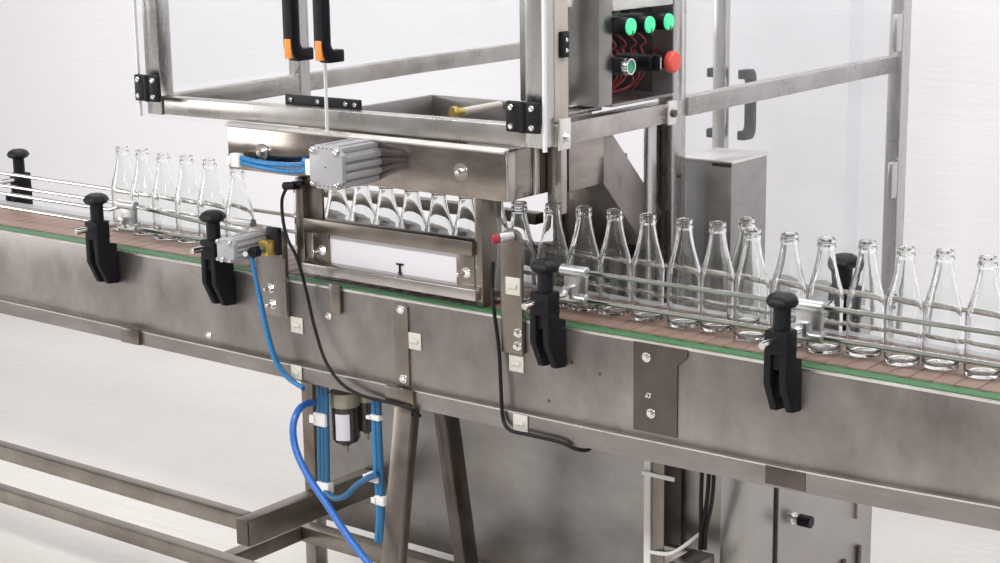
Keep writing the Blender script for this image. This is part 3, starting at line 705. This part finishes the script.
# ties
def tie(px, py, y, w, h, label, d=.02):
    p = at(px, py, 1, y)
    mb = MB(); mb.box(p.x-w/2, p.x+w/2, p.y-d/2, p.y+d/2, p.z-h/2, p.z+h/2, .003); mb.box(p.x-w*.7, p.x-w*.3, p.y-d/2-.004, p.y-d/2+.004, p.z-h*.3, p.z+h*.3, .001)
    return tag(mb.build('cable_tie', 'white'), label, 'cable tie', 'white ties on the tubes')
tie(237, 160, -.125, .026, .028, 'white tie block at the left end of the light blue tubes', .018)
tie(322, 419, -.10, .034, .028, 'white tie around the upper part of the three teal tubes')
tie(325, 487, -.10, .034, .024, 'white tie at the foot of the three teal tubes')
tie(377, 417, -.10, .026, .012, 'white tie near the top of the right blue tubes')
tie(375, 477, -.10, .030, .020, 'white tie where the curving teal tube meets the right tubes')
tie(382, 500, -.10, .026, .020, 'white tie low down on the right blue tubes')
# adhesive pads
def pad(px, py, label, y=-.127, s=.033):
    p = at(px, py, 1, y)
    mb = MB(); mb.box(p.x-s/2, p.x+s/2, y-.003, y, p.z-s/2, p.z+s/2, .001)
    o = mb.build('cable_mount', 'cream'); tag(o, label, 'cable mount', 'cream square cable mounts')
    MB().box(p.x-s*.3, p.x+s*.3, y-.006, y-.003, p.z-.004, p.z+.004, .001).build('strap_slot', 'cream', o)
pad(297.5, 325, 'cream square pad below the corner of the cylinder bracket')
pad(415, 341, 'cream square pad right of the narrow strip with two bolts')
pad(513.5, 286, 'cream square pad on the tall sensor bracket', -.138)
pad(517, 363, 'cream square pad just below the tall sensor bracket')
pad(521, 423, 'cream square pad on the lower flange above the bending cable', -.1395)
pad(297, 372, 'cream square pad on the lower flange at the blue tube', -.1395, .03)

# ------------------------------------------------------------------ air filters under the conveyor
def filt(px, ytop, ybot, y, r, label, withlabel):
    a = at(px, ytop, 1, y); b = at(px, ybot, 1, y); H = a.z-b.z
    t = thing('air_filter', label, 'air filter', (a.x, y, b.z))
    MB().lathe([(0, 0), (r*.35, 0), (r*.5, H*.06), (r*.85, H*.10), (r, H*.2), (r, H), (0, H)], (a.x, y, b.z), n=28).build('bowl', 'smoke', t)
    MB().lathe([(0, 0), (r*1.02, 0), (r*1.08, .006), (r*1.08, .03), (r*.8, .034), (0, .034)], (a.x, y, a.z), n=28).build('cap', 'gold', t)
    MB().cyl((a.x, y, b.z-.016), (0, 0, 1), .005, .02, 12).build('drain', 'gold', t)
    if withlabel:
        b2 = bmesh.new(); n = 8; A = []; B = []
        for k in range(n+1):
            an = -PI/2 + .02 + k*1.0/n
            A.append(b2.verts.new((a.x+(r+.0008)*math.cos(an), y+(r+.0008)*math.sin(an), b.z+H*.2))); B.append(b2.verts.new((a.x+(r+.0008)*math.cos(an), y+(r+.0008)*math.sin(an), b.z+H*.86)))
        for k in range(n): b2.faces.new((A[k], A[k+1], B[k+1], B[k]))
        mb = MB(); mb._add(b2); mb.build('sticker', 'paper', t)
filt(345, 405, 444, -.06, .030, 'dark air filter bowl with pale sticker under the conveyor', True)
filt(366, 400, 432, -.02, .022, 'smaller dark filter bowl half hidden by the right blue tubes', False)

# ------------------------------------------------------------------ floor frame
bf = thing('floor_frame', 'steel square-tube floor frame with a beam end pointing at the camera', 'frame', (-1.5, 0, 0))
MB().box(-1.511, -1.474, -.153, .248, .300, .360, .003).build('cross_beam', 'frame', bf)
MB().box(-1.510, -1.475, -.157, -.153, .302, .358, .002).build('beam_cap', 'splice', bf)
MB().box(-3.6, -1.511, -.142, -.107, .325, .360, .003).build('long_rail', 'frame', bf)
MB().box(-1.516, -1.482, .062, .1, .36, .70, .003).build('post', 'brown_steel', bf)
MB().box(-3.6, -1.40, -.062, -.025, .165, .200, .003).build('long_rail', 'frame', bf)
MB().box(-1.70, -.60, .197, .235, .16, .200, .003).build('long_rail', 'frame', bf)
MB().box(-1.70, -1.665, -.025, .197, .162, .198, .003).build('cross_rail', 'frame', bf)
for x, y in ((-3.2, -.125), (-1.62, -.045), (-1.64, .216), (-3.2, -.045), (-.66, .216)):
    MB().box(x-.017, x+.017, y-.017, y+.017, 0, .165 if y not in (.60, -.125) else .31, .003).build('foot', 'frame', bf)
MB().prism([(-1.23, .17), (-1.23, .218), (-1.16, .232), (-1.11, .17)], .10, .17, 'Y', .003).build('foot_block', 'frame', bf)

# ------------------------------------------------------------------ cabinet under the machine
ca = thing('machine_cabinet', 'large grey stainless cabinet under the conveyor with a latched side door', 'cabinet', (-1, .5, 0))
MB().box(-1.70, -.53, .25, .80, .205, .80, .002).build('body', 'cab', ca)
MB().box(-.530, -.468, .20, .30, .02, .80, .002).build('corner_column', 'cabdoor', ca)
MB().box(-.52, -.478, .31, .76, .05, .80, .002).build('side_frame', 'dark_steel', ca)
dr = MB().box(-.478, -.468, .322, .742, .06, .79, .002).build('side_door', 'cabdoor', ca)
p = at(792, 518, 0, -.468)
MB().cyl(p, (1, 0, 0), .013, .006, 20).cyl(p, (1, 0, 0), .009, .02, 18).build('latch_collar', 'chrome', dr)
MB().cyl(p+Vector((.016, 0, 0)), (1, 0, 0), .0125, .028, 20).build('latch_knob', 'black', dr)
MB().box(-.469, -.462, .66, .675, .335, .375, .002).build('hinge', 'tube', dr)
MB().box(-.469, -.462, .60, .70, .20, .215, .002).box(-.469, -.462, .60, .615, .20, .26, .002).box(-.469, -.462, .67, .685, .20, .27, .002).build('hinge', 'dark_steel', dr)  # dark hook shapes standing in for reflections low on the door
tk = tag(MB().box(-.692, -.675, .175, .20, .0, .70, .003).build('cable_trunking', 'white'), 'slim white upright cable trunking under the conveyor', 'trunking')
up = thing('support_post', 'brown steel square post standing right of the white trunking', 'post', (-.66, .19, 0))
MB().box(-.667, -.640, .17, .235, .0, .70, .002).build('tube', 'brown_steel', up)
MB().box(-.69, -.615, .165, .17, .53, .538, .001).build('tie_strap', 'white', up)
MB().box(-.585, -.535, -.10, .19, .352, .392, .003).build('side_arm', 'tube', up)
MB().box(-.640, -.585, .17, .19, .352, .392, .003).build('arm_joint', 'tube', up)

# ------------------------------------------------------------------ light
def area(name, loc, rot, sx, sy, e, col=(1, 1, 1)):
    l = bpy.data.lights.new(name, 'AREA'); l.shape = 'RECTANGLE'; l.size = sx; l.size_y = sy; l.energy = e; l.color = col
    o = bpy.data.objects.new(name, l); COL.objects.link(o); o.location = loc; o.rotation_euler = rot; return o
area('ceiling_light', (-1.2, .55, 3.3), (0, 0, 0), 6.5, 1.1, 95, (1, .985, .98))
area('ceiling_light', (-.8, -2.5, 2.95), (math.radians(18), 0, 0), 6, .5, 130, (1, .98, .96))
area('left_fill_light', (-6.2, -2.6, 1.45), (math.radians(88), 0, math.radians(-90)), 1.7, 1.5, 42, (1, .99, .98))  # unseen fill lamp added to brighten the left end of the panel
w = bpy.data.worlds.new('room'); sc.world = w; w.use_nodes = True
bg = w.node_tree.nodes['Background']; bg.inputs['Color'].default_value = (.98, .95, .93, 1); bg.inputs['Strength'].default_value = .45

# ------------------------------------------------------------------ camera
cd = bpy.data.cameras.new('camera'); co = bpy.data.objects.new('camera', cd); COL.objects.link(co)
m = Matrix((_R, -_D, -_f)).transposed().to_4x4(); m.translation = CAM; co.matrix_world = m
cd.sensor_fit = 'HORIZONTAL'; cd.sensor_width = 36; cd.lens = F_PX/1000*36; cd.clip_start = .05
sc.camera = co
sc.view_settings.view_transform = 'Standard'; sc.view_settings.look = 'None'
sc.view_settings.gamma = 1; sc.view_settings.use_curve_mapping = False; sc.view_settings.exposure = .1
sc.cycles.max_bounces = 14; sc.cycles.transmission_bounces = 14; sc.cycles.transparent_max_bounces = 16; sc.cycles.glossy_bounces = 5; sc.cycles.diffuse_bounces = 4
